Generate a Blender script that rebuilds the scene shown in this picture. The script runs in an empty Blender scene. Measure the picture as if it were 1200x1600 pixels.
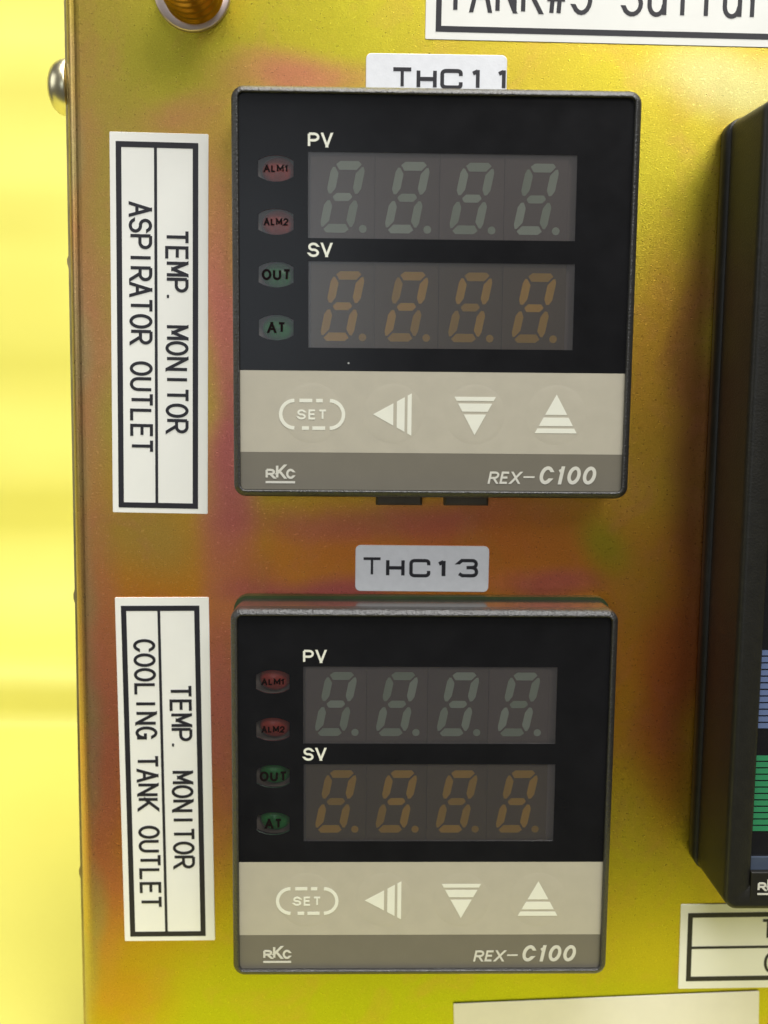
import bpy, bmesh, math, random
from mathutils import Matrix, Vector
random.seed(7)
S = bpy.context.scene
COL = S.collection
MM = 0.001
ZF = 110.0            # the panel face's origin (centre of the upper controller) stands 110 mm above the table

# ------------------------------------------------------------------ camera
cam_d = bpy.data.cameras.new('camera'); cam = bpy.data.objects.new('camera', cam_d); COL.objects.link(cam)
S.camera = cam
ax_x, ax_y, ax_z = ((0.99970332, 0.00931993, 0.02250378), (-0.00634381, 0.99164099, -0.12887167), (-0.02351675, 0.12869067, 0.99140591))
def uvn(t): return Vector((t[0], -t[2], t[1]))          # panel axes (right, up, out) -> world
cx, cy, cz = uvn(ax_x), uvn(ax_y), uvn(ax_z)
pos = uvn((-9.0144, -7.9937, 144.9145)) * MM + Vector((0, 0, ZF * MM))
cam.matrix_world = Matrix(((cx.x, cy.x, cz.x, pos.x), (cx.y, cy.y, cz.y, pos.y), (cx.z, cy.z, cz.z, pos.z), (0, 0, 0, 1)))
cam_d.sensor_fit = 'VERTICAL'; cam_d.sensor_height = 36; cam_d.sensor_width = 27
cam_d.lens = 36 * 1773.5 / 1600
cam_d.clip_start = 0.005; cam_d.clip_end = 20
cam_d.dof.use_dof = True; cam_d.dof.focus_distance = 0.140; cam_d.dof.aperture_fstop = 24

# ------------------------------------------------------------------ light
W = bpy.data.worlds.new('World'); S.world = W; W.use_nodes = True
bgn = W.node_tree.nodes['Background']; bgn.inputs[0].default_value = (1.0, 0.97, 0.92, 1); bgn.inputs[1].default_value = 0.11
def area(name, loc, target, sx, sy, power, col=(1, 0.97, 0.92)):
    d = bpy.data.lights.new(name, 'AREA'); d.shape = 'RECTANGLE'; d.size = sx; d.size_y = sy; d.energy = power; d.color = col
    o = bpy.data.objects.new(name, d); COL.objects.link(o); o.location = loc
    o.rotation_euler = (Vector(target) - Vector(loc)).to_track_quat('-Z', 'Y').to_euler()
    return o
area('ceiling_lamp', (0.05, -0.17, 0.66), (0.0, 0, 0.10), 0.6, 0.34, 7.2, (1, .985, .965))
area('rear_fill', (-0.12, 0.10, 0.75), (-0.08, 0.11, 0), 0.4, 0.15, 0.8, (1, .985, .965))  # unseen light added to brighten the cloth floor behind the panel
area('left_fill', (-0.95, -0.18, 0.42), (-0.04, 0, 0.08), 0.5, 0.5, 1.6, (.96, .98, 1))  # added fill light, no known window: lightens the left bend and rims
area('front_fill', (-0.42, -2.0, 0.20), (0, 0, 0.10), 0.8, 0.65, 2.8, (.82, .91, 1))  # added fill light, no known window: bluish glare on panes, brighter panel left
area('room_lamp', (0.45, -1.0, 0.80), (0.0, 0, 0.10), 0.55, 0.35, 7, (1, .985, .97))
S.view_settings.view_transform = 'Standard'; S.view_settings.look = 'None'
S.view_settings.exposure = 0.0; S.view_settings.gamma = 1
S.cycles.use_denoising = True
S.cycles.max_bounces = 10; S.cycles.transparent_max_bounces = 12
S.cycles.sample_clamp_indirect = 6

# ------------------------------------------------------------------ materials
def lin(c):
    return tuple(((v / 255) / 12.92 if v / 255 <= 0.04045 else ((v / 255 + 0.055) / 1.055) ** 2.4) for v in c) + (1,)
class NT:
    def __init__(s, name):
        s.m = bpy.data.materials.new(name); s.m.use_nodes = True; s.t = s.m.node_tree; s.n = s.t.nodes; s.l = s.t.links
        s.b = s.n['Principled BSDF']; s.out = s.n['Material Output']
    def new(s, typ, **kw):
        n = s.n.new(typ)
        for k, v in kw.items(): setattr(n, k, v)
        return n
    def link(s, a, b): s.l.new(a, b)
    def obj(s):
        return s.new('ShaderNodeTexCoord').outputs['Object']
    def noise(s, vec, scale, detail=3, rough=0.5, dist=0.0):
        n = s.new('ShaderNodeTexNoise'); n.inputs['Scale'].default_value = scale; n.inputs['Detail'].default_value = detail
        n.inputs['Roughness'].default_value = rough; n.inputs['Distortion'].default_value = dist
        s.link(vec, n.inputs['Vector']); return n.outputs['Fac']
    def mapr(s, v, a, b, c, d, smooth=False):
        n = s.new('ShaderNodeMapRange'); n.interpolation_type = 'SMOOTHSTEP' if smooth else 'LINEAR'
        for i, x in zip(('From Min', 'From Max', 'To Min', 'To Max'), (a, b, c, d)): n.inputs[i].default_value = x
        s.link(v, n.inputs['Value']); return n.outputs['Result']
    def mix(s, f, a, b, blend='MIX'):
        n = s.new('ShaderNodeMix', data_type='RGBA', blend_type=blend)
        for sock, v in ((n.inputs[0], f), (n.inputs[6], a), (n.inputs[7], b)):
            if isinstance(v, bpy.types.NodeSocket): s.link(v, sock)
            else: sock.default_value = v
        return n.outputs[2]
    def math(s, op, a, b=None):
        n = s.new('ShaderNodeMath', operation=op)
        for i, v in enumerate((a, b)):
            if v is None: continue
            if isinstance(v, bpy.types.NodeSocket): s.link(v, n.inputs[i])
            else: n.inputs[i].default_value = v
        return n.outputs[0]
    def bump(s, h, strength, dist):
        n = s.new('ShaderNodeBump'); n.inputs['Strength'].default_value = strength; n.inputs['Distance'].default_value = dist
        s.link(h, n.inputs['Height']); s.link(n.outputs[0], s.b.inputs['Normal']); return n
def pmat(name, col, rough=0.5, metal=0.0, spec=0.5, vary=0.0, vscale=300, grain=0.0, gscale=4000, rvary=0.0, coat=0):
    t = NT(name); t.b.inputs['Base Color'].default_value = col; t.b.inputs['Roughness'].default_value = rough
    t.b.inputs['Metallic'].default_value = metal; t.b.inputs['Specular IOR Level'].default_value = spec
    t.b.inputs['Coat Weight'].default_value = coat
    v = t.obj()
    if vary:
        f = t.noise(v, vscale, 4, 0.6)
        dk = tuple(c * (1 - vary) for c in col[:3]) + (1,); lt = tuple(min(1, c * (1 + vary)) for c in col[:3]) + (1,)
        t.link(t.mix(t.mapr(f, 0.3, 0.7, 0, 1), dk, lt), t.b.inputs['Base Color'])
    if rvary:
        t.link(t.mapr(t.noise(v, vscale * 2, 4, 0.6), 0.3, 0.7, rough - rvary, rough + rvary), t.b.inputs['Roughness'])
    if grain:
        t.bump(t.noise(v, gscale, 2, 0.6), grain, 0.0002)
    return t.m

def mp_(t, co):
    m = t.new('ShaderNodeMapping'); m.inputs['Location'].default_value = (.31, .17, .05); m.inputs['Scale'].default_value = (1, .55, 1); t.link(co, m.inputs['Vector']); return m.outputs[0]
def panel_material():
    # yellow chromate on zinc: the film's thickness wanders, so its colour drifts from lime to gold, orange and magenta; two of the blobs paint in reflections
    t = NT('chromate_steel'); co = t.obj()
    wob = t.new('ShaderNodeTexNoise'); wob.inputs['Scale'].default_value = 45; wob.inputs['Detail'].default_value = 1.5; t.link(co, wob.inputs['Vector'])
    sub = t.new('ShaderNodeVectorMath', operation='SUBTRACT'); t.link(wob.outputs['Color'], sub.inputs[0]); sub.inputs[1].default_value = (.5, .5, .5)
    scl = t.new('ShaderNodeVectorMath', operation='SCALE'); t.link(sub.outputs[0], scl.inputs[0]); scl.inputs['Scale'].default_value = 0.012
    add = t.new('ShaderNodeVectorMath', operation='ADD'); t.link(co, add.inputs[0]); t.link(scl.outputs[0], add.inputs[1])
    P = add.outputs[0]
    lime = lin((214, 202, 60)); gold = lin((206, 176, 68)); orange = lin((236, 142, 52)); red = lin((206, 98, 62)); tan = lin((200, 168, 84)); ochre = lin((206, 152, 56))
    pink = lin((226, 128, 116)); mag = lin((190, 86, 104)); pale = lin((222, 224, 160)); olive = lin((190, 184, 58)); green = lin((160, 170, 44)); edge = lin((184, 172, 126)); wine_reflect = lin((150, 76, 60)); moss = lin((182, 190, 44))
    c = t.mix(t.mapr(t.noise(co, 28, 3), 0.35, 0.68, 0, 1, True), lime, gold)
    blobs = [  # u, v, radius u, radius v, colour, weight
        (-41, 4, 13, 52, tan, .95), (-31, 29, 12, 10, olive, .75), (-15, 34, 24, 6, lime, .7), (2, -44, 70, 30, orange, .92), (-36, -58, 18, 38, orange, .9), (0, -30, 38, 9, red, .6), (-36, -30, 8, 7, ochre, .7),
        (30, -8, 9, 24, ochre, .85), (28, -36, 8, 10, ochre, .7), (33, -50, 5, 26, red, .7), (0, -98, 90, 20, moss, .95), (-40, -93, 7, 10, ochre, .7), (31, -80, 10, 14, lime, .9), (-36, -31, 9, 8, tan, .5),
        (-43.2, -10, 3.4, 44, pink, .42), (-42.6, -62, 4.2, 34, pink, .65), (-25.8, -8, 5.4, 34, pink, .92), (-25.5, -22, 4.2, 16, mag, .45), (-25.8, -56, 4.6, 24, pink, .8), (-17, 26, 13, 4.0, pink, .75),
        (36, 27, 14, 6, pale, .6), (23, -31, 5, 6, green, .6), (-14, -37, 14, 3.0, mag, .75), (15, -36.4, 9, 2.6, mag, .6), (-22, -36.5, 4, 6, mag, .4), (35.5, -18, 4, 46, wine_reflect, .7),  # last blob: reddish film plus the big device's dark reflection painted in
        (-31, 22, 6, 3, pink, .35), (-6, -27, 24, 3.5, mag, .45), (-45.3, -40, 2.5, 400, edge, .6)]  # last blob: pale reflection along the left bend, put into the base colour
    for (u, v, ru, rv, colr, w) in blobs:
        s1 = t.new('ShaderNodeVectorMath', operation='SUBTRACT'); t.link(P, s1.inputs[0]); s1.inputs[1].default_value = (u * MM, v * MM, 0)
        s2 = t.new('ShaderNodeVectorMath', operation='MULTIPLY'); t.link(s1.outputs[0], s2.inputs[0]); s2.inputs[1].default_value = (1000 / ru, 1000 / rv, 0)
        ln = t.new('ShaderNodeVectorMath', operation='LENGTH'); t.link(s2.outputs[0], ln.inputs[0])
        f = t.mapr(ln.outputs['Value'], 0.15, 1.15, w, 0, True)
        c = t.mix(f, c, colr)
    c = t.mix(t.mapr(t.noise(co, 150, 4, .6, .8), .5, .75, 0, .2), c, pink)
    c = t.mix(t.mapr(t.noise(mp_(t, co), 95, 4, .6, 1.2), .52, .75, 0, .12), c, green)
    g = t.noise(co, 5200, 3, 0.7)
    mp = t.new('ShaderNodeMapping'); mp.inputs['Rotation'].default_value = (0, 0, 0.9); mp.inputs['Scale'].default_value = (1, 3.2, 1); t.link(co, mp.inputs['Vector'])
    g2 = t.noise(mp.outputs[0], 3800, 2, 0.6, 0.3)
    c = t.mix(t.mapr(g, 0.35, 0.7, 0, .5), c, t.mix(1.0, c, (.62, .58, .52, 1), 'MULTIPLY'))
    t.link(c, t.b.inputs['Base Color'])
    t.b.inputs['Metallic'].default_value = 1.0
    t.link(t.mapr(t.noise(co, 2500, 3, .7), .3, .7, .26, .36), t.b.inputs['Roughness'])
    h = t.math('ADD', t.math('MULTIPLY', g, 0.6), t.math('MULTIPLY', g2, 0.8))
    t.bump(h, 0.38, 0.00008)
    return t.m

def cloth_material():
    t = NT('yellow_cloth'); co = t.obj()
    f = t.noise(co, 14, 3)
    t.link(t.mix(t.mapr(f, .3, .7, 0, 1), (.66, .615, .125, 1), (.71, .665, .15, 1)), t.b.inputs['Base Color'])
    t.b.inputs['Roughness'].default_value = .55; t.b.inputs['Specular IOR Level'].default_value = .35
    t.bump(t.noise(co, 900, 2), .1, .0005)
    return t.m

def pane_material(name, tint, gloss_rough=.22, haze=(.05, .05, .05), hz=.12, ior=1.5):
    # smoked clear film: lets most light through, scatters a little, mirrors a little
    t = NT(name); t.n.remove(t.b)
    tr = t.new('ShaderNodeBsdfTransparent'); tr.inputs[0].default_value = tint
    df = t.new('ShaderNodeBsdfDiffuse'); df.inputs[0].default_value = haze + (1,)
    gl = t.new('ShaderNodeBsdfGlossy'); gl.inputs['Roughness'].default_value = gloss_rough
    fr = t.new('ShaderNodeFresnel'); fr.inputs[0].default_value = ior
    m1 = t.new('ShaderNodeMixShader'); m1.inputs[0].default_value = hz; t.link(tr.outputs[0], m1.inputs[1]); t.link(df.outputs[0], m1.inputs[2])
    m2 = t.new('ShaderNodeMixShader'); t.link(fr.outputs[0], m2.inputs[0]); t.link(m1.outputs[0], m2.inputs[1]); t.link(gl.outputs[0], m2.inputs[2])
    t.link(m2.outputs[0], t.out.inputs[0])
    return t.m

def specks(m, scale=210, size=.028, col=(.5, .5, .48, 1)):
    """A few grains of dust lying on the surface."""
    t = NT.__new__(NT); t.m = m; t.t = m.node_tree; t.n = t.t.nodes; t.l = t.t.links; t.b = t.n['Principled BSDF']
    v = t.new('ShaderNodeTexVoronoi'); v.inputs['Scale'].default_value = scale; t.link(t.new('ShaderNodeNewGeometry').outputs['Position'], v.inputs['Vector'])
    f = t.math('LESS_THAN', v.outputs['Distance'], size)
    sep = t.new('ShaderNodeSeparateColor'); t.link(v.outputs['Color'], sep.inputs[0])
    f = t.math('MULTIPLY', f, t.math('GREATER_THAN', sep.outputs[0], .62))
    old = t.b.inputs['Base Color'].links[0].from_socket if t.b.inputs['Base Color'].is_linked else tuple(t.b.inputs['Base Color'].default_value)
    t.link(t.mix(t.math('MULTIPLY', f, .8), old, col), t.b.inputs['Base Color'])
M = {}
M['panel'] = panel_material()
M['cloth'] = cloth_material()
M['steel_edge'] = pmat('plated_edge', lin((176, 160, 110)), .42, 1.0, vary=.2, vscale=200, grain=.2)
M['bezel'] = pmat('grained_plastic', (.024, .023, .021, 1), .36, spec=.75, vary=.25, vscale=3000, grain=.7, gscale=3600)
M['bezel_side'] = pmat('smooth_plastic', (.040, .036, .030, 1), .16, spec=.6, vary=.15, vscale=700)
M['hook'] = pmat('hook_plastic', (.12, .095, .055, 1), .45, vary=.2)
M['gasket'] = pmat('gasket_rubber', (.030, .050, .010, 1), .5, vary=.2)
M['housing'] = pmat('housing_plastic', (.02, .02, .02, 1), .5, vary=.2)
M['overlay'] = pmat('black_film', (.008, .008, .009, 1), .22, spec=.25, vary=.2, vscale=150, rvary=.015)
M['cream'] = pmat('cream_film', lin((178, 172, 154)), .38, vary=.03, vscale=400, rvary=.05)
M['taupe'] = pmat('taupe_film', lin((112, 107, 94)), .38, vary=.03, vscale=400)
M['icon'] = pmat('white_ink', lin((224, 224, 208)), .45, vary=.03)
M['print'] = pmat('pale_ink', lin((205, 203, 190)), .45, vary=.03)
M['black_ink'] = pmat('black_ink', (.012, .011, .016, 1), .45, vary=.2)
M['dark_ink'] = pmat('dark_lamp_ink', (.008, .005, .005, 1), .8, spec=.05, vary=.2)
M['tape'] = pmat('label_tape', lin((236, 236, 228)), .34, vary=.02, vscale=120, rvary=.06)
M['silver_tape'] = pmat('silver_label', lin((228, 230, 233)), .34, metal=.1, vary=.04, vscale=900, grain=.06)
M['blank_tape'] = pmat('blank_label', lin((232, 228, 218)), .45, vary=.02)
M['module'] = pmat('display_face', lin((130, 114, 106)), .6, vary=.06, vscale=350)
M['module_amber'] = pmat('display_face_amber', lin((116, 97, 70)), .6, vary=.06, vscale=350)
M['module_edge'] = pmat('display_backing', lin((150, 134, 124)), .6, vary=.06)
M['seg_green'] = pmat('segment_green', lin((216, 230, 208)), .5, vary=.05, vscale=500)
M['seg_amber'] = pmat('segment_amber', lin((250, 192, 62)), .5, vary=.05, vscale=500)
M['pane'] = pane_material('smoked_pane', (.92, .91, .90, 1), .26, (.50, .50, .52), .04, 1.6)
M['pane_lamp'] = pane_material('lamp_pane', (.93, .92, .91, 1), .26, (.34, .34, .33), .02, 1.5)
M['led_red'] = pmat('red_lens', lin((216, 72, 54)), .3, vary=.1, vscale=800)
M['led_green'] = pmat('green_lens', lin((28, 158, 66)), .3, vary=.1, vscale=800)
M['well'] = pmat('lamp_well', lin((170, 156, 146)), .6, vary=.1)
M['big_bezel'] = pmat('big_bezel_plastic', (.012, .0115, .009, 1), .42, spec=.35, vary=.2, vscale=900, grain=.2, gscale=4000)
M['big_face'] = pmat('big_face_film', (.008, .008, .009, 1), .25, vary=.2)
M['bar_blue'] = pmat('bar_blue', lin((92, 108, 146)), .45, vary=.05)
M['bar_green'] = pmat('bar_green', lin((42, 128, 84)), .45, vary=.05)
M['strip_blue'] = pmat('strip_blue', lin((66, 76, 92)), .4, vary=.05)
M['brass'] = pmat('chromated_bolt', lin((232, 170, 50)), .3, 1.0, vary=.25, vscale=260)
M['washer'] = pmat('plated_washer', lin((232, 214, 206)), .45, 1.0, vary=.12, vscale=160)
M['screw'] = pmat('plated_screw', lin((220, 212, 178)), .32, 1.0, vary=.1, vscale=160)

def uneven(m, amount):
    t = NT.__new__(NT); t.m = m; t.t = m.node_tree; t.n = t.t.nodes; t.l = t.t.links; t.b = t.n['Principled BSDF']
    r = t.new('ShaderNodeObjectInfo').outputs['Random']; old = t.b.inputs['Base Color'].links[0].from_socket
    dim = t.mix(1.0, old, (1 - amount, 1 - amount * .9, 1 - amount * 1.1, 1), 'MULTIPLY')
    t.link(t.mix(r, old, dim), t.b.inputs['Base Color'])
uneven(M['seg_green'], .3); uneven(M['seg_amber'], .3); uneven(M['module'], .12); uneven(M['module_amber'], .12)
for k_ in ('overlay', 'big_face', 'bezel', 'gasket'): specks(M[k_])
specks(M['tape'], 170, .02, (.25, .22, .18, 1)); specks(M['cream'], 200, .018, (.2, .18, .14, 1))
# ------------------------------------------------------------------ helpers
def root(name, u, v, n=0.0, ang=0.0, label=None, cat=None, group=None):
    """Empty on the panel's face: local x right, y up, z out of the panel."""
    o = bpy.data.objects.new(name, None); COL.objects.link(o); o.empty_display_size = .005
    o.location = (u * MM, -n * MM, (v + ZF) * MM); o.rotation_euler = (math.pi / 2, -ang, 0)
    o['label'] = label; o['category'] = cat
    if group: o['group'] = group
    return o
def mesh(name, verts, faces, mat, parent=None, smooth=False, mats=None, fmat=None, bev=0):
    me = bpy.data.meshes.new(name); me.from_pydata([tuple(c * MM for c in v) for v in verts], [], faces)
    for m_ in (mats or [mat]): me.materials.append(m_)
    if fmat:
        for p, i in zip(me.polygons, fmat): p.material_index = i
    if smooth:
        for p in me.polygons: p.use_smooth = True
    bm = bmesh.new(); bm.from_mesh(me); bmesh.ops.recalc_face_normals(bm, faces=bm.faces); bm.to_mesh(me); bm.free()
    me.update()
    o = bpy.data.objects.new(name, me); COL.objects.link(o)
    if parent: o.parent = parent
    return o
def inst(src, parent, dx=0, dy=0, dz=0):
    o = src.copy(); COL.objects.link(o); o.parent = parent; o.location = (dx * MM, dy * MM, dz * MM); return o
def prism(name, poly, z0, z1, mat, parent, inset=0.0, smooth=False):
    """Extruded polygon, its front edge broken by a small chamfer."""
    n = len(poly); V = [(x, y, z0) for x, y in poly]; F = [list(range(n))[::-1]]
    if inset:
        cxp = sum(p[0] for p in poly) / n; cyp = sum(p[1] for p in poly) / n
        ring = []
        for i in range(n):
            a, b, c = poly[i - 1], poly[i], poly[(i + 1) % n]
            e1 = Vector((b[0] - a[0], b[1] - a[1])).normalized(); e2 = Vector((c[0] - b[0], c[1] - b[1])).normalized()
            n1 = Vector((-e1.y, e1.x)); n2 = Vector((-e2.y, e2.x)); m_ = (n1 + n2); k = inset / max(.3, 1 + n1.dot(n2))
            q = Vector(b) + m_ * k; ring.append((q.x, q.y))
        area2 = sum(poly[i - 1][0] * poly[i][1] - poly[i][0] * poly[i - 1][1] for i in range(n))
        if area2 < 0: ring = [(2 * b[0] - q[0], 2 * b[1] - q[1]) for b, q in zip(poly, ring)]
        V += [(x, y, z1 - inset) for x, y in poly] + [(x, y, z1) for x, y in ring]; L = 3
    else:
        V += [(x, y, z1) for x, y in poly]; L = 2
    for l in range(L - 1):
        for i in range(n): F.append([l * n + i, l * n + (i + 1) % n, (l + 1) * n + (i + 1) % n, (l + 1) * n + i])
    F.append(list(range((L - 1) * n, L * n)))
    return mesh(name, V, F, mat, parent, smooth)
def rect(x0, y0, x1, y1): return [(x0, y0), (x1, y0), (x1, y1), (x0, y1)]
def rrect(x0, y0, x1, y1, r, seg=6):
    P = []
    for (cx_, cy_, a0) in ((x1 - r, y0 + r, -90), (x1 - r, y1 - r, 0), (x0 + r, y1 - r, 90), (x0 + r, y0 + r, 180)):
        for k in range(seg + 1):
            a = math.radians(a0 + 90 * k / seg); P.append((cx_ + r * math.cos(a), cy_ + r * math.sin(a)))
    return P
def pill(cx_, cy_, w, h):
    """Lamp window: straight short sides, bulging top and bottom."""
    P = []; e = h * .2
    for k in range(13):
        t_ = -1 + 2 * k / 12; P.append((cx_ + t_ * w / 2, cy_ - h / 2 + e * (abs(t_) ** 2.2)))
    for k in range(13):
        t_ = 1 - 2 * k / 12; P.append((cx_ + t_ * w / 2, cy_ + h / 2 - e * (abs(t_) ** 2.2)))
    return P
def circle(cx_, cy_, r, n=28, ry=None):
    return [(cx_ + r * math.cos(2 * math.pi * k / n), cy_ + (ry or r) * math.sin(2 * math.pi * k / n)) for k in range(n)]
def plate_with_holes(name, outer, holes, z0, z1, mat, parent):
    cu = bpy.data.curves.new(name, 'CURVE'); cu.dimensions = '2D'; cu.fill_mode = 'BOTH'
    for P in [outer] + holes:
        sp = cu.splines.new('POLY'); sp.points.add(len(P) - 1); sp.use_cyclic_u = True
        for i, (x, y) in enumerate(P): sp.points[i].co = (x, y, 0, 1)      # mm; scaled below
    cu.extrude = (z1 - z0) / 2
    tmp = bpy.data.objects.new('tmp', cu); COL.objects.link(tmp)
    me = bpy.data.meshes.new_from_object(tmp.evaluated_get(bpy.context.evaluated_depsgraph_get()))
    bpy.data.objects.remove(tmp); bpy.data.curves.remove(cu)
    me.transform(Matrix.Scale(MM, 4) @ Matrix.Translation((0, 0, (z0 + z1) / 2))); me.name = name
    me.materials.clear(); me.materials.append(mat)
    o = bpy.data.objects.new(name, me); COL.objects.link(o); o.parent = parent
    return o
def sweep(name, w, h, r, profile, mats, fm, parent, seg=8):
    """Closed ring swept round a rounded rectangle: profile = (inset, height)."""
    V = []; F = []; FM = []; rings = []
    for (ins, z) in profile:
        P = rrect(-w / 2 + ins, -h / 2 + ins, w / 2 - ins, h / 2 - ins, max(.05, r - ins), seg)
        rings.append(len(V)); V += [(x, y, z) for x, y in P]; n = len(P)
    for a in range(len(rings) - 1):
        for i in range(n):
            j = (i + 1) % n; F.append([rings[a] + i, rings[a] + j, rings[a + 1] + j, rings[a + 1] + i]); FM.append(fm[a])
    return mesh(name, V, F, None, parent, True, mats, FM)
def lathe(name, prof, mat, parent, seg=40, axis='z', smooth=True):
    V = []; F = []
    for (r, z) in prof:
        for k in range(seg):
            a = 2 * math.pi * k / seg
            V.append((r * math.cos(a), r * math.sin(a), z) if axis == 'z' else (-z, r * math.cos(a), r * math.sin(a)))
    for l in range(len(prof) - 1):
        for k in range(seg): F.append([l * seg + k, l * seg + (k + 1) % seg, (l + 1) * seg + (k + 1) % seg, (l + 1) * seg + k])
    F.append(list(range(seg))[::-1]); F.append(list(range((len(prof) - 1) * seg, len(prof) * seg)))
    return mesh(name, V, F, mat, parent, smooth)

# --- lettering: typeface text fitted into a box, and a plotter-like stroke alphabet for the label tape
def arc(cx_, cy_, rx, ry, a0, a1, n=12):
    return [(cx_ + rx * math.cos(math.radians(a0 + (a1 - a0) * k / n)), cy_ + ry * math.sin(math.radians(a0 + (a1 - a0) * k / n))) for k in range(n + 1)]
bowl = [(0, 1)] + arc(.56, .735, .44, .265, 90, -90, 14) + [(0, .47)]
G = {
 'A': [[(0, 0), (.5, 1), (1, 0)], [(.17, .33), (.83, .33)]],
 'C': [arc(.52, .5, .48, .5, 38, 322, 20)],
 'E': [[(.98, 0), (.04, 0), (.04, 1), (.98, 1)], [(.04, .52), (.88, .52)]],
 'G': [arc(.52, .5, .48, .5, 38, 345, 20), [(1, .0), (1, .44), (.56, .44)]],
 'I': [[(.5, 0), (.5, 1)]],
 'K': [[(.05, 0), (.05, 1)], [(.98, 1), (.07, .36)], [(.44, .46), (1, 0)]],
 'L': [[(.06, 1), (.06, 0), (.98, 0)]],
 'M': [[(0, 0), (0, 1), (.5, .3), (1, 1), (1, 0)]],
 'N': [[(.03, 0), (.03, 1), (.97, 0), (.97, 1)]],
 'O': [arc(.5, .5, .5, .5, 90, 450, 28)],
 'P': [[(0, 0), (0, 1)], bowl], 'R': [[(0, 0), (0, 1)], bowl, [(.56, .40), (1, 0)]],
 'S': [arc(.5, .745, .45, .255, 25, 255, 12) + arc(.5, .25, .48, .255, 82, -158, 12)],
 'T': [[(0, 1), (1, 1)], [(.5, 1), (.5, 0)]],
 'U': [[(.02, 1), (.02, .34)] + arc(.5, .34, .48, .34, 180, 360, 14) + [(.98, 1)]],
 '.': [[(.12, .0), (.12, .11)]],
 '#': [[(.22, -.02), (.36, 1.0)], [(.62, -.02), (.76, 1.0)], [(.02, .66), (1, .66)], [(-.02, .32), (.96, .32)]],
 '5': [[(.92, 1), (.16, 1), (.1, .52)] + arc(.48, .33, .48, .33, 128, -148, 14)],
 'u': [[(.06, .68), (.06, .24)] + arc(.46, .24, .4, .24, 180, 350, 10), [(.9, .68), (.9, 0)]],
 'l': [[(.5, 0), (.5, 1)]],
 'f': [[(.42, 0), (.42, .8)] + arc(.66, .8, .24, .2, 180, 70, 6), [(.12, .66), (.8, .66)]],
 'r': [[(.2, 0), (.2, .68)], [(.2, .44)] + arc(.62, .42, .42, .26, 160, 70, 6)],
 'V': [[(0, 1), (.5, 0), (1, 1)]], 'X': [[(0, 0), (1, 1)], [(0, 1), (1, 0)]], '0': [arc(.5, .5, .5, .5, 90, 450, 28)],
 '2': [arc(.5, .73, .47, .27, 165, -35, 12) + [(.02, 0), (1, 0)]], 'C_bold': [arc(.5, .5, .5, .5, 42, 318, 22)], 'O_bold': [arc(.5, .5, .5, .5, 90, 450, 28)],
 '1_bold': [[(.66, 0), (.66, 1)], [(.62, .86), (.16, .75)]],
 'H': [[(.08, 0), (.08, 1)], [(.92, 0), (.92, 1)], [(.08, .5), (.92, .5)]],
 'C_wide': [[(.94, .70), (.94, .84)] + arc(.78, .84, .16, .16, 0, 90, 5) + arc(.24, .82, .18, .18, 90, 180, 5) + arc(.24, .18, .18, .18, 180, 270, 5) + arc(.78, .16, .16, .16, 270, 360, 5) + [(.94, .32)]],
 '1': [[(.52, 0), (.52, 1)], [(.5, .93), (.12, .80)]],
 '3': [[(.02, .84), (.16, .98), (.72, .98)] + arc(.74, .76, .2, .22, 90, -90, 8) + [(.42, .53)], arc(.72, .28, .24, .25, 90, 0, 6) + arc(.74, .22, .22, .2, 0, -90, 6) + [(.2, .02), (.02, .14)]],
}
WID = {'1': .62, '1_bold': .7, 'I': .3, 'T': .95, 'L': .85, 'E': .9, 'M': 1.2, 'O': 1.12, 'O_bold': 1.12, 'C_bold': 1.05, 'A': 1.08}
def bold(name, chars, box, z, mat, parent, sw, shear=0.0, gap=.16, lift=.03):
    x0, y0, x1, y1 = box; ch = y1 - y0; wd = x1 - x0 - shear * ch
    tot = sum(WID.get(c, 1) for c in chars) + gap * (len(chars) - 1); k = wd / tot; x = x0; V = []; F = []
    for c in chars:
        w = WID.get(c, 1) * k
        for i, pl in enumerate(G[c]):
            P = []
            for px, py in pl:
                yy = sw / 2 + py * (ch - sw); P.append((x + sw / 2 + px * (w - sw) + shear * yy, y0 + yy))
            ribbon(P, sw, V, F, z, z + lift + .006 * i)
        x += w + gap * k
    return mesh(name, V, F, mat, parent)
def ribbon(poly, w, V, F, z0, z1):
    """Flat stroke with mitred bends; at sharp bends (A, M, N, V) it is cut into separate strokes that overlap."""
    pts = [Vector(p) for p in poly]; runs = [[pts[0]]]
    for i in range(1, len(pts)):
        runs[-1].append(pts[i])
        if i < len(pts) - 1 and (pts[i] - pts[i - 1]).normalized().dot((pts[i + 1] - pts[i]).normalized()) < -.15: runs.append([pts[i]])
    for k, r_ in enumerate(runs): ribbon_run(r_, w, V, F, z0, z1 + .0015 * k)
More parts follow.
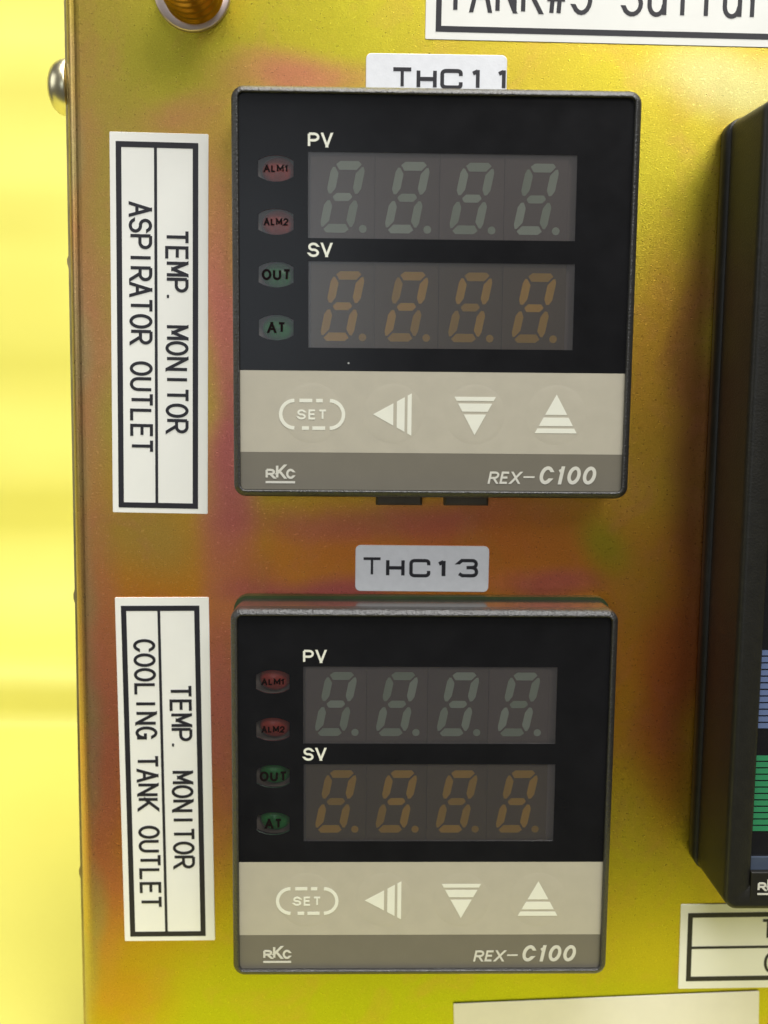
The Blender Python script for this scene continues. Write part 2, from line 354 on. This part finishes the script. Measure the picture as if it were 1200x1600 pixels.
def ribbon_run(pts, w, V, F, z0, z1):
    L = []
    for i, p in enumerate(pts):
        d1 = (pts[i] - pts[i - 1]).normalized() if i else None
        d2 = (pts[i + 1] - pts[i]).normalized() if i < len(pts) - 1 else None
        closed = (pts[0] - pts[-1]).length < 1e-6
        if d1 is None: d1 = (pts[-1] - pts[-2]).normalized() if closed else d2
        if d2 is None: d2 = (pts[1] - pts[0]).normalized() if closed else d1
        n1 = Vector((-d1.y, d1.x)); n2 = Vector((-d2.y, d2.x)); m_ = n1 + n2; k = 1 / max(.45, 1 + n1.dot(n2))
        a, c = p + m_ * k * w / 2, p - m_ * k * w / 2
        if not closed and i in (0, len(pts) - 1) and abs(d1.x) > .12 and abs(d1.y) > .55:      # slanting stroke: cut its end level
            t_ = d1 / d1.y; a = a + t_ * (p.y - a.y); c = c + t_ * (p.y - c.y)
            e = (w / 2 if (d1.y > 0) == (i > 0) else -w / 2); a = a + t_ * e; c = c + t_ * e
        L.append((a, c))
    b = len(V)
    for a, c in L: V += [(a.x, a.y, z0), (c.x, c.y, z0), (a.x, a.y, z1), (c.x, c.y, z1)]
    for i in range(len(L) - 1):
        q = b + 4 * i; F.append([q + 2, q + 3, q + 7, q + 6]); F.append([q, q + 2, q + 6, q + 4]); F.append([q + 3, q + 1, q + 5, q + 7])
    F.append([b, b + 1, b + 3, b + 2]); e = b + 4 * (len(L) - 1); F.append([e, e + 2, e + 3, e + 1])
def strokes(name, chars, x0, y0, pitch, cw, ch, sw, z, mat, parent, lift=.035):
    """chars: list of glyph keys, set at a fixed pitch from x0 on the baseline y0. Strokes overlap at tiny height steps."""
    V = []; F = []
    for i, c in enumerate(chars):
        if c == ' ': continue
        for k, pl in enumerate(G[c]):
            P = [(x0 + i * pitch + px * cw, y0 + sw / 2 + py * (ch - sw)) for px, py in pl]
            ribbon(P, sw, V, F, z, z + lift + .006 * k)
    return mesh(name, V, F, mat, parent)

# ------------------------------------------------------------------ setting: the yellow cloth sweep (table, a fold, and the hanging part)
def backdrop():
    prof = []                                       # (depth behind panel face, height) in mm
    for k in range(36): prof.append((-46 + k * (201 / 35), 0))
    prof += [(163, 0), (167.5, .1), (168.6, 1.2), (168.8, 5), (168.6, 9), (169, 12.5), (171, 15.4), (175, 16.9), (182, 17.2), (192, 16.2), (206, 15), (220, 15.5), (231, 19), (238, 27), (242, 38)]
    for k in range(1, 46): prof.append((243 + k * .5, 38 + k * 9))
    V = []; F = []; nx = 70
    rnd = random.Random(3)
    folds = [(rnd.uniform(20, 420), rnd.uniform(3.5, 10), rnd.uniform(.5, 2.0), rnd.uniform(-.2, .28), rnd.uniform(0, 6)) for _ in range(40)]
    prof = [(-50, -60), (-49.5, -8), (-48.5, -2)] + prof
    for (d, z) in prof:
        for i in range(nx + 1):
            x = -420 + 900 * i / nx
            off = 0; dz = 0
            if z > 30:
                for (fz, fw, fa, sl, ph) in folds:
                    q = (z - fz - sl * x - 4 * math.sin(x * .011 + ph)) / fw; off += fa * math.exp(-q * q)
            elif z > 12: dz = .8 * math.sin(x * .02) + .5 * math.sin(x * .047 + 1)
            V.append((x, d - off, z + dz))
    for a in range(len(prof) - 1):
        for i in range(nx): q = a * (nx + 1) + i; F.append([q, q + 1, q + nx + 2, q + nx + 1])
    o = mesh('backdrop', V, F, M['cloth'], None, True)
    o['kind'] = 'structure'
backdrop()

# ------------------------------------------------------------------ control panel: bent sheet of chromated steel
def control_panel():
    rt = root('control_panel', 0, 0, 0, 0, 'iridescent yellow plated steel panel that carries both temperature controllers', 'panel')
    t = 1.6; r = 1.9
    def left(v): return -45.0 - .9 * (1 - max(0, min(1, (v + 110) / 145.0)) ** 1.5)
    # cross-section (x offset from left edge, n), outer side then inner side
    out = [(195, 0), (120, 0), (60, 0), (r, 0)] + [(r - r * math.sin(math.radians(a)), -r + r * math.cos(math.radians(a))) for a in range(10, 91, 10)] + [(0, -20), (0, -42)]
    inn = [(t, -42), (t, -3), (t + .5, -t), (195, -t)]
    sec = out + inn; vs = [-110 + k * 10 for k in range(17)]; V = []; F = []; n = len(sec)
    for v in vs:
        for (dx, z) in sec: V.append((left(v) + dx if dx < 190 else 150, v, z))
    for a in range(len(vs) - 1):
        for i in range(n): F.append([a * n + i, a * n + (i + 1) % n, (a + 1) * n + (i + 1) % n, (a + 1) * n + i])
    F.append(list(range(n))); F.append(list(range((len(vs) - 1) * n, len(vs) * n))[::-1])
    o = mesh('face_sheet', V, F, M['panel'], rt)
    for p in o.data.polygons: p.use_smooth = False
    # thin cover plate on the bent-back flange, its edge a hair proud, with the nibs left from cutting
    V = []; F = []
    nibs = [4.6, -38.5, -76.5]
    vv = sorted(set([-110, 49] + [-110 + k * 159 / 40 for k in range(41)] + [n_ + d for n_ in nibs for d in (-.9, -.3, .3, .9)]))
    for v in vv:
        e = .42 + (.18 if any(abs(v - n_) < .5 for n_ in nibs) else 0)
        for (dx, z) in ((-.02, -2.2), (-e, -2.2), (-e, -40), (-.02, -40)): V.append((left(v) + dx, v, z))
    for a in range(len(vv) - 1):
        for i in range(4): F.append([a * 4 + i, a * 4 + (i + 1) % 4, a * 4 + 4 + (i + 1) % 4, a * 4 + 4 + i])
    F.append([0, 1, 2, 3]); F.append([len(V) - 4 + i for i in range(4)][::-1])
    mesh('cover_plate', V, F, M['steel_edge'], rt)
control_panel()

# ------------------------------------------------------------------ temperature controller
def hexh(L, t):   # lying segment, outer side up
    return [(-L, .12 * t), (-L + .42, .5 * t), (L - .42, .5 * t), (L, .12 * t), (L - .5, -.5 * t), (-L + .5, -.5 * t)]
SH = .20
def seg_polys():
    H = 3.62; X = 1.50; t = 1.0; P = []
    def sh(pl): return [(x + SH * y, y) for x, y in pl]
    P.append(sh([(x, H + y) for x, y in hexh(1.50, t)]))                                    # top
    P.append(sh([(x, -(H + y)) for x, y in hexh(1.50, t)][::-1]))                           # bottom
    P.append(sh([(-1.12, 0.08), (-.78, .46), (.78, .46), (1.12, .08), (1.12, -.08), (.78, -.46), (-.78, -.46), (-1.12, -.08)][::-1]))
    for sx in (-1, 1):
        for sy in (-1, 1):
            pl = [(X - .48, 1.05), (X - .1, .38), (X + .22, .42), (X + .5, .95), (X + .5, 2.95), (X + .30, 3.45), (X + .05, 3.42), (X - .48, 2.72)]
            pl = [(sx * x, sy * y) for x, y in pl]
            if sx * sy < 0: pl = pl[::-1]
            P.append(sh(pl))
    return P
def controller(u, v, label):
    c = root('temperature_controller', u, v, 0, 0, label, 'controller', 'square temperature controllers on the panel')
    # 0 .. 8.5 mm proud of the panel
    sweep('bezel', 48, 48, 1.5, [(.12, 1.5), (.06, 4.2), (.02, 6.4), (0, 7.2), (.04, 7.7), (.16, 7.98), (.34, 8.15), (.56, 8.31), (.70, 8.38), (.80, 8.36), (.86, 8.22), (.87, 7.2)],
          [M['bezel'], M['bezel_side']], [1, 1, 0, 0, 0, 0, 0, 0, 0, 0, 0], c)
    prism('gasket', rrect(-24.25, -24.25, 24.25, 24.25, 1.8), .02, 1.45, M['gasket'], c)
    prism('housing', rrect(-22.4, -22.4, 22.4, 22.4, 1.0), -62, -1.62, M['housing'], c)
    pv = (-15.05, 6.75, 16.6, 16.65); sv = (-15.0, -6.05, 16.7, 4.1)
    lamps = [(14.67, 'ALM1', 'led_red'), (8.57, 'ALM2', 'led_red'), (2.47, 'OUT', 'led_green'), (-3.73, 'AT', 'led_green')]
    prism('inner_body', rect(-23.1, -23.1, 23.1, 23.1), 1.72, 4.2, M['housing'], c)
    plate_with_holes('display_overlay', rect(-23.15, -8.79, 23.15, 23.15), [rect(*pv), rect(*sv)] + [pill(-18.82, ly, 4.15, 3.0) for ly, _, _ in lamps], 7.45, 7.8, M['overlay'], c)
    kp = prism('keypad_overlay', rect(-23.15, -18.58, 23.15, -8.80), 7.4, 7.8, M['cream'], c)
    ns = prism('name_strip', rect(-23.15, -23.1, 23.15, -18.59), 7.4, 7.795, M['taupe'], c)
    # display
    for w, body in ((pv, 'PV'), (sv, 'SV')):
        prism('window_pane', rect(w[0] + .01, w[1] + .01, w[2] - .01, w[3] - .01), 7.5, 7.72, M['pane'], c)
        bold('lettering', body, (-15.06, w[3] + .46, -12.16, w[3] + 2.12), 7.805, M['icon'], c, .28)
    prism('display_backing', rect(-15.6, -6.8, 17.4, 17.2), 4.22, 6.3, M['module_edge'], c)
    for (yc, x0, sm, mm_) in ((11.62, -11.0, M['seg_green'], M['module']), (-1.1, -10.95, M['seg_amber'], M['module_amber'])):
        mod0 = segs = dot = None
        for k in range(4):
            xc = x0 + 7.66 * k
            if mod0 is None:
                mod0 = m_ = prism('digit_module', rect(-3.81, -5.2, 3.81, 5.2), 6.35, 7.0, mm_, c, inset=.02); m_.location = (xc * MM, yc * MM, 0)
            else: m_ = inst(mod0, c, xc, yc)
            if segs is None:
                segs = [prism('segment', pl, 7.005, 7.03, sm, m_) for pl in seg_polys()]
                dot = prism('decimal_point', circle(2.42, -3.66, .46, 16), 7.005, 7.03, sm, m_)
            else:
                for s_ in segs: inst(s_, m_)
                inst(dot, m_)
    # lamps: a dim lens about 3 mm behind a tinted window, name printed on the window
    for (ly, tx, lm) in lamps:
        w_ = prism('indicator_window', pill(-18.82, ly, 4.13, 2.98), 7.5, 7.72, M['pane_lamp'], c)
        prism('lamp_well', pill(-18.82, ly, 5.6, 4.4), 4.21, 5.4, M['well'], w_)
        l_ = lathe('led_lens', [(2.0, 5.41), (2.0, 5.75), (1.85, 6.1), (1.4, 6.45), (.7, 6.66), (.1, 6.72)], M[lm], w_, 24); l_.location = (-18.62 * MM, ly * MM, 0); l_.scale = (1.0, .82, 1)
        wd = {'ALM1': 2.9, 'ALM2': 2.9, 'OUT': 3.45, 'AT': 2.2}[tx]; hh = {'ALM1': .86, 'ALM2': .86}.get(tx, 1.3)
        bold('lettering', tx, (-18.78 - wd / 2, ly - hh / 2, -18.78 + wd / 2, ly + hh / 2), 7.73, M['dark_ink'], w_, hh * .22)
    # keys: faint raised discs with their printed signs
    keys = []
    for x in (-14.55, -4.75, 5.1, 14.95):
        prof = [(4.4, 7.765), (3.7, 7.797), (3.42, 7.808), (3.15, 7.8125), (2.0, 7.8135), (.02, 7.814)]
        k_ = lathe('key', prof, M['cream'], c, 48); k_.location = (x * MM, -13.85 * MM, 0); keys.append(k_)
    zi = 7.817; zt = 7.837
    def sign(nm, pl, par, px, mat=M['icon']): return prism(nm, [(a - px, b + 13.85) for a, b in pl], zi, zt, mat, par)
    # SET outline in dashes
    x0, x1, y0, y1, sw = -18.3, -10.75, -15.65, -12.35, .42; r = (y1 - y0) / 2; V = []; F = []
    ym = (y0 + y1) / 2; ox, oy = 14.55, 13.85
    for pl in (arc(x0 + r, ym, r, r, 90, 270, 18) , arc(x1 - r, ym, r, r, -90, 90, 18)):
        ribbon([(a + ox, b + oy) for a, b in pl], sw, V, F, zi, zt)
    for (a, b, yy) in ((-16.05, -14.5, y1), (-14.05, -13.25, y1), (-15.75, -14.9, y0), (-14.5, -12.95, y0)):
        ribbon([(a + ox, yy + oy), (b + ox, yy + oy)], sw, V, F, zi, zt)
    mesh('set_outline', V, F, M['icon'], keys[0])
    bold('lettering', 'SET', (-16.34 + ox, -14.62 + oy, -12.76 + ox, -13.42 + oy), zi, M['icon'], keys[0], .22, gap=.25)
    def tri_bars(tip, base, half, cuts, axis, kx, par):
        def at(t_): return half * (t_ - tip) / (base - tip)
        for a, b in cuts:
            ha, hb = at(a), at(b)
            if axis == 'x': pl = [(a, -13.93 - ha), (b, -13.93 - hb), (b, -13.93 + hb), (a, -13.93 + ha)]
            else: pl = [(kx - ha, a), (kx - hb, b), (kx + hb, b), (kx + ha, a)]
            if abs(ha) < 1e-6: pl = pl[1:] if axis == 'x' else pl[1:]
            sign('arrow_bar', pl, par, kx)
    tri_bars(-7.19, -2.55, 2.55, [(-7.19, -4.75), (-4.33, -3.38), (-3.05, -2.55)], 'x', -4.75, keys[1])
    tri_bars(-16.34, -11.74, 2.5, [(-16.34, -13.85), (-13.52, -12.54), (-12.22, -11.74)], 'y', 5.08, keys[2])
    tri_bars(-11.38, -16.04, 2.55, [(-11.38, -13.82), (-14.15, -15.17), (-15.47, -16.04)], 'y', 14.95, keys[3])
    # maker's mark and type on the strip
    logo(ns, -20.14, -22.36, 3.56, 7.80)
    bold('lettering', 'REX', (6.8, -22.24, 10.98, -20.75), 7.80, M['print'], ns, .25, .2)
    prism('dash', [(11.15, -21.50), (12.5, -21.50), (12.55, -21.30), (11.2, -21.30)], 7.80, 7.83, M['print'], ns)
    bold('lettering', ['C_bold', '1_bold', '0', '0'], (12.95, -22.26, 20.25, -20.06), 7.80, M['print'], ns, .42, .2, gap=.2)
    # mounting frame hooks below the bezel
    for (a, b) in ((-6.66, -.8), (2.0, 7.62)):
        prism('mounting_hook', [(a, -25.65), (b, -25.65), (b, -23.5), (a, -23.5)], .02, 2.2, M['hook'], c, inset=.25)
    return c
def logo(par, x, y, w, z):
    k = w / 3.56
    def b(x0, y0, x1, y1): return (x + x0 * k, y + y0 * k, x + x1 * k, y + y1 * k)
    bold('lettering', 'R', b(0, .56, 1.15, 1.75), z, M['print'], par, .27 * k)
    bold('lettering', 'K', b(1.2, .56, 2.45, 2.28), z, M['print'], par, .30 * k)
    bold('lettering', ['C_bold'], b(2.48, .54, 3.56, 1.77), z, M['print'], par, .27 * k)
    q = b(0, 0, 3.56, .26); prism('underline', rect(*q), z, z + .03, M['print'], par)
up_c = controller(0, 0, 'square controller below the THC11 tag with two display windows and four keys')
lo_c = controller(-.55, -61.8, 'square controller below the THC13 tag with two display windows and four keys')

# ------------------------------------------------------------------ large controller at the right
def big_controller():
    c = root('bar_graph_controller', 84.5, -25.9, 0, 0, 'large black controller with blue and green bar display and deep bezel', 'controller')
    sweep('bezel_base', 97.4, 96.4, 2, [(.3, .02), (0, .4), (0, 2.5), (.35, 2.7), (.8, 2.75)], [M['big_bezel']], [0] * 4, c)
    sweep('bezel', 96.6, 96.2, 1.6, [(.6, 2.72), (.05, 2.95), (0, 3.2), (.1, 13.0), (.16, 13.9), (.42, 14.25), (.8, 14.3), (2.9, 14.05), (3.15, 13.9), (3.2, 12.6)], [M['big_bezel']], [0] * 9, c)
    prism('housing', rect(-46, -46, 46, 46), -80, -1.62, M['housing'], c)
    prism('face', rect(-45.15, -41.5, 45.15, 45.1), 11, 13.2, M['big_face'], c)
    sp = prism('status_strip', rect(-45.15, -43.1, 45.15, -41.52), 11, 13.55, M['strip_blue'], c)
    for (vt, vb, mat) in ((-41.5, -51.35, 'bar_blue'), (-54.6, -64.35, 'bar_green')):
        n = 12; p = (vt - vb) / n; b0 = None
        for i in range(n):
            y = vt - p * i + 25.9
            if b0 is None: b0 = b_ = prism('bar', rect(-45.1, -p * .76, -36, 0), 13.21, 13.27, M[mat], c); b_.location = (0, y * MM, 0)
            else: inst(b0, c, 0, y)
    return c
big = big_controller()
bp = prism('front_lip', rect(-45.12, -47.3, 45.12, -43.13), 13.62, 14.29, M['big_bezel'], big, inset=.05)
logo(bp, -44.3, -46.0, 3.3, 14.30)

# ------------------------------------------------------------------ label tapes
def frame(name, x0, y0, x1, y1, w, z, par):
    V = [(x0, y0, z), (x1, y0, z), (x1, y1, z), (x0, y1, z), (x0 + w, y0 + w, z), (x1 - w, y0 + w, z), (x1 - w, y1 - w, z), (x0 + w, y1 - w, z)]
    V += [(a, b, z + .03) for a, b, _ in V]; F = []
    for i in range(4):
        j = (i + 1) % 4; F += [[8 + i, 8 + j, 12 + j, 12 + i], [i, j, 8 + j, 8 + i], [4 + j, 4 + i, 12 + i, 12 + j]]
    return mesh(name, V, F, M['black_ink'], par)
def tape(u, v, ang, n, length, height, label, lines, border, cat='label', mat=None, mid=None, lw=.68):
    c = root('label_tape', u, v, n, ang, label, cat)
    prism('tape', rrect(-length / 2, -height / 2, length / 2, height / 2, .12, 2), .02, .14, mat or M['tape'], c, inset=.03)
    z = .142
    if border:
        frame('border', *border, lw, z, c)
        if mid is not None: prism('divider', rect(border[0] + lw, mid - .18, border[2] - lw, mid + .18), z, z + .03, M['black_ink'], c)
    for (chars, x0, y0, pitch, cw, ch, sw) in lines:
        strokes('lettering', list(chars), x0, y0, pitch, cw, ch, sw, z, M['black_ink'], c)
    return c
D = math.pi / 2
B = (-22.45, -5.3, 22.9, 4.82)
tape(-33.95, -3.57, -D - .0125, 0, 47.1, 12.1, 'vertical white label reading TEMP. MONITOR ASPIRATOR OUTLET', [('TEMP. MONITOR', -11.8, .72, 1.955, 1.42, 2.9, .39), ('ASPIRATOR OUTLET', -15.05, -3.76, 1.955, 1.42, 2.88, .39)], B, mid=-.43)
tape(-34.05, -61.65, -D + .0075, 0, 47.1, 12.1, 'vertical white label reading TEMP. MONITOR COOLING TANK OUTLET', [('TEMP. MONITOR', -11.75, .68, 1.955, 1.42, 2.9, .39), ('COOLING TANK OUTLET', -17.9, -3.86, 1.955, 1.42, 2.88, .39)], B, mid=-.43)
tape(-1.05 + 26, 31.5 + 6 - .2, -.0076, 0, 52, 12, 'wide white label with large lettering TANK#5 Sulfur', [('TANK#5 Sulfur', -23.5, -2.75, 3.09, 2.2, 5.3, .52)], (-24.75, -5.1, 25, 5.0), lw=.68)
tape(35.27 + 23.5, -86.0, .012, 0, 47, 12.2, 'white label with a ruled double frame under the bar graph controller', [('T', -12.2, .95, 2, 1.5, 2.9, .39), ('C', -11.7, -3.9, 2, 1.42, 2.9, .39)], (-22.5, -5.0, 22.5, 4.85), mid=-.15, lw=.66)
tape(25.75, -99.6, .0405, .13, 42, 12.2, 'blank white label without printing below the double framed label', [], None, mat=M['blank_tape'])
def tag(u, v, ang, label, glyphs):
    c = root('label_tag', u, v, 0, ang, label, 'label')
    prism('tape', rrect(-8.65, -3.02, 8.65, 3.02, .65, 4), .02, .22, M['silver_tape'], c, inset=.05)
    V = []; F = []
    for (g, x, y, w, h, sw) in glyphs:
        for k, pl in enumerate(G[g]): ribbon([(x + a * w, y + sw / 2 + b * (h - sw)) for a, b in pl], sw if not (g == 'T' and k) else sw * .85, V, F, .222, .25 + .006 * k)
    mesh('lettering', V, F, M['black_ink'], c)
tag(.35, 26.72, 0, 'silver tag reading THC11 partly hidden by the upper bezel', [('T', -5.3, -1.05, 2.2, 2.45, .46), ('H', -2.4, -1.12, 2.4, 2.4, .46), ('C_wide', .55, -1.1, 2.6, 2.4, .46), ('1', 4.3, -1.1, 1.5, 2.55, .46), ('1', 7.5, -1.1, 1.5, 2.55, .46)])
tag(-.57, -34.15, -.004, 'silver tag reading THC13 stuck between the two controllers', [('T', -7.6, -.98, 2.2, 2.42, .36), ('H', -4.65, -1.12, 2.35, 2.42, .44), ('C_wide', -1.6, -1.14, 2.6, 2.42, .44), ('1', 2.0, -1.2, 1.5, 2.5, .5), ('3', 4.75, -1.12, 2.4, 2.5, .44)])
# ------------------------------------------------------------------ fasteners
def stud(u, v):
    c = root('threaded_bolt', u, v, 0, 0, 'golden threaded bolt end through a plated washer', 'bolt')
    lathe('washer', [(2.9, .02), (4.5, .02), (4.62, .15), (4.62, .75), (4.45, .95), (2.95, .95)], M['washer'], c, 48)
    prof = [(2.7, .3)]
    z = 1.0
    while z < 10.5:
        prof += [(3.25 + .34 * math.sin(math.pi * q / 6) ** 2, z + 2.1 * q / 6) for q in range(6)]; z += 2.1
    prof += [(2.75, z), (2.4, z + .5)]
    sh_ = lathe('threaded_shaft', prof, M['brass'], c, 48); sh_.location = (.35 * MM, -.6 * MM, 0)
stud(-29.3, 36.4)
def side_screw():
    c = root('side_screw', -45.0, 26.2, -4.6, 0, 'plated round head screw on the left edge of the panel', 'screw')
    lathe('head', [(3.5, .35), (3.55, .55), (3.5, 1.1), (3.2, 1.9), (2.6, 2.55), (1.7, 2.95), (.8, 3.08), (.1, 3.1)], M['screw'], c, 40, 'x')
side_screw()
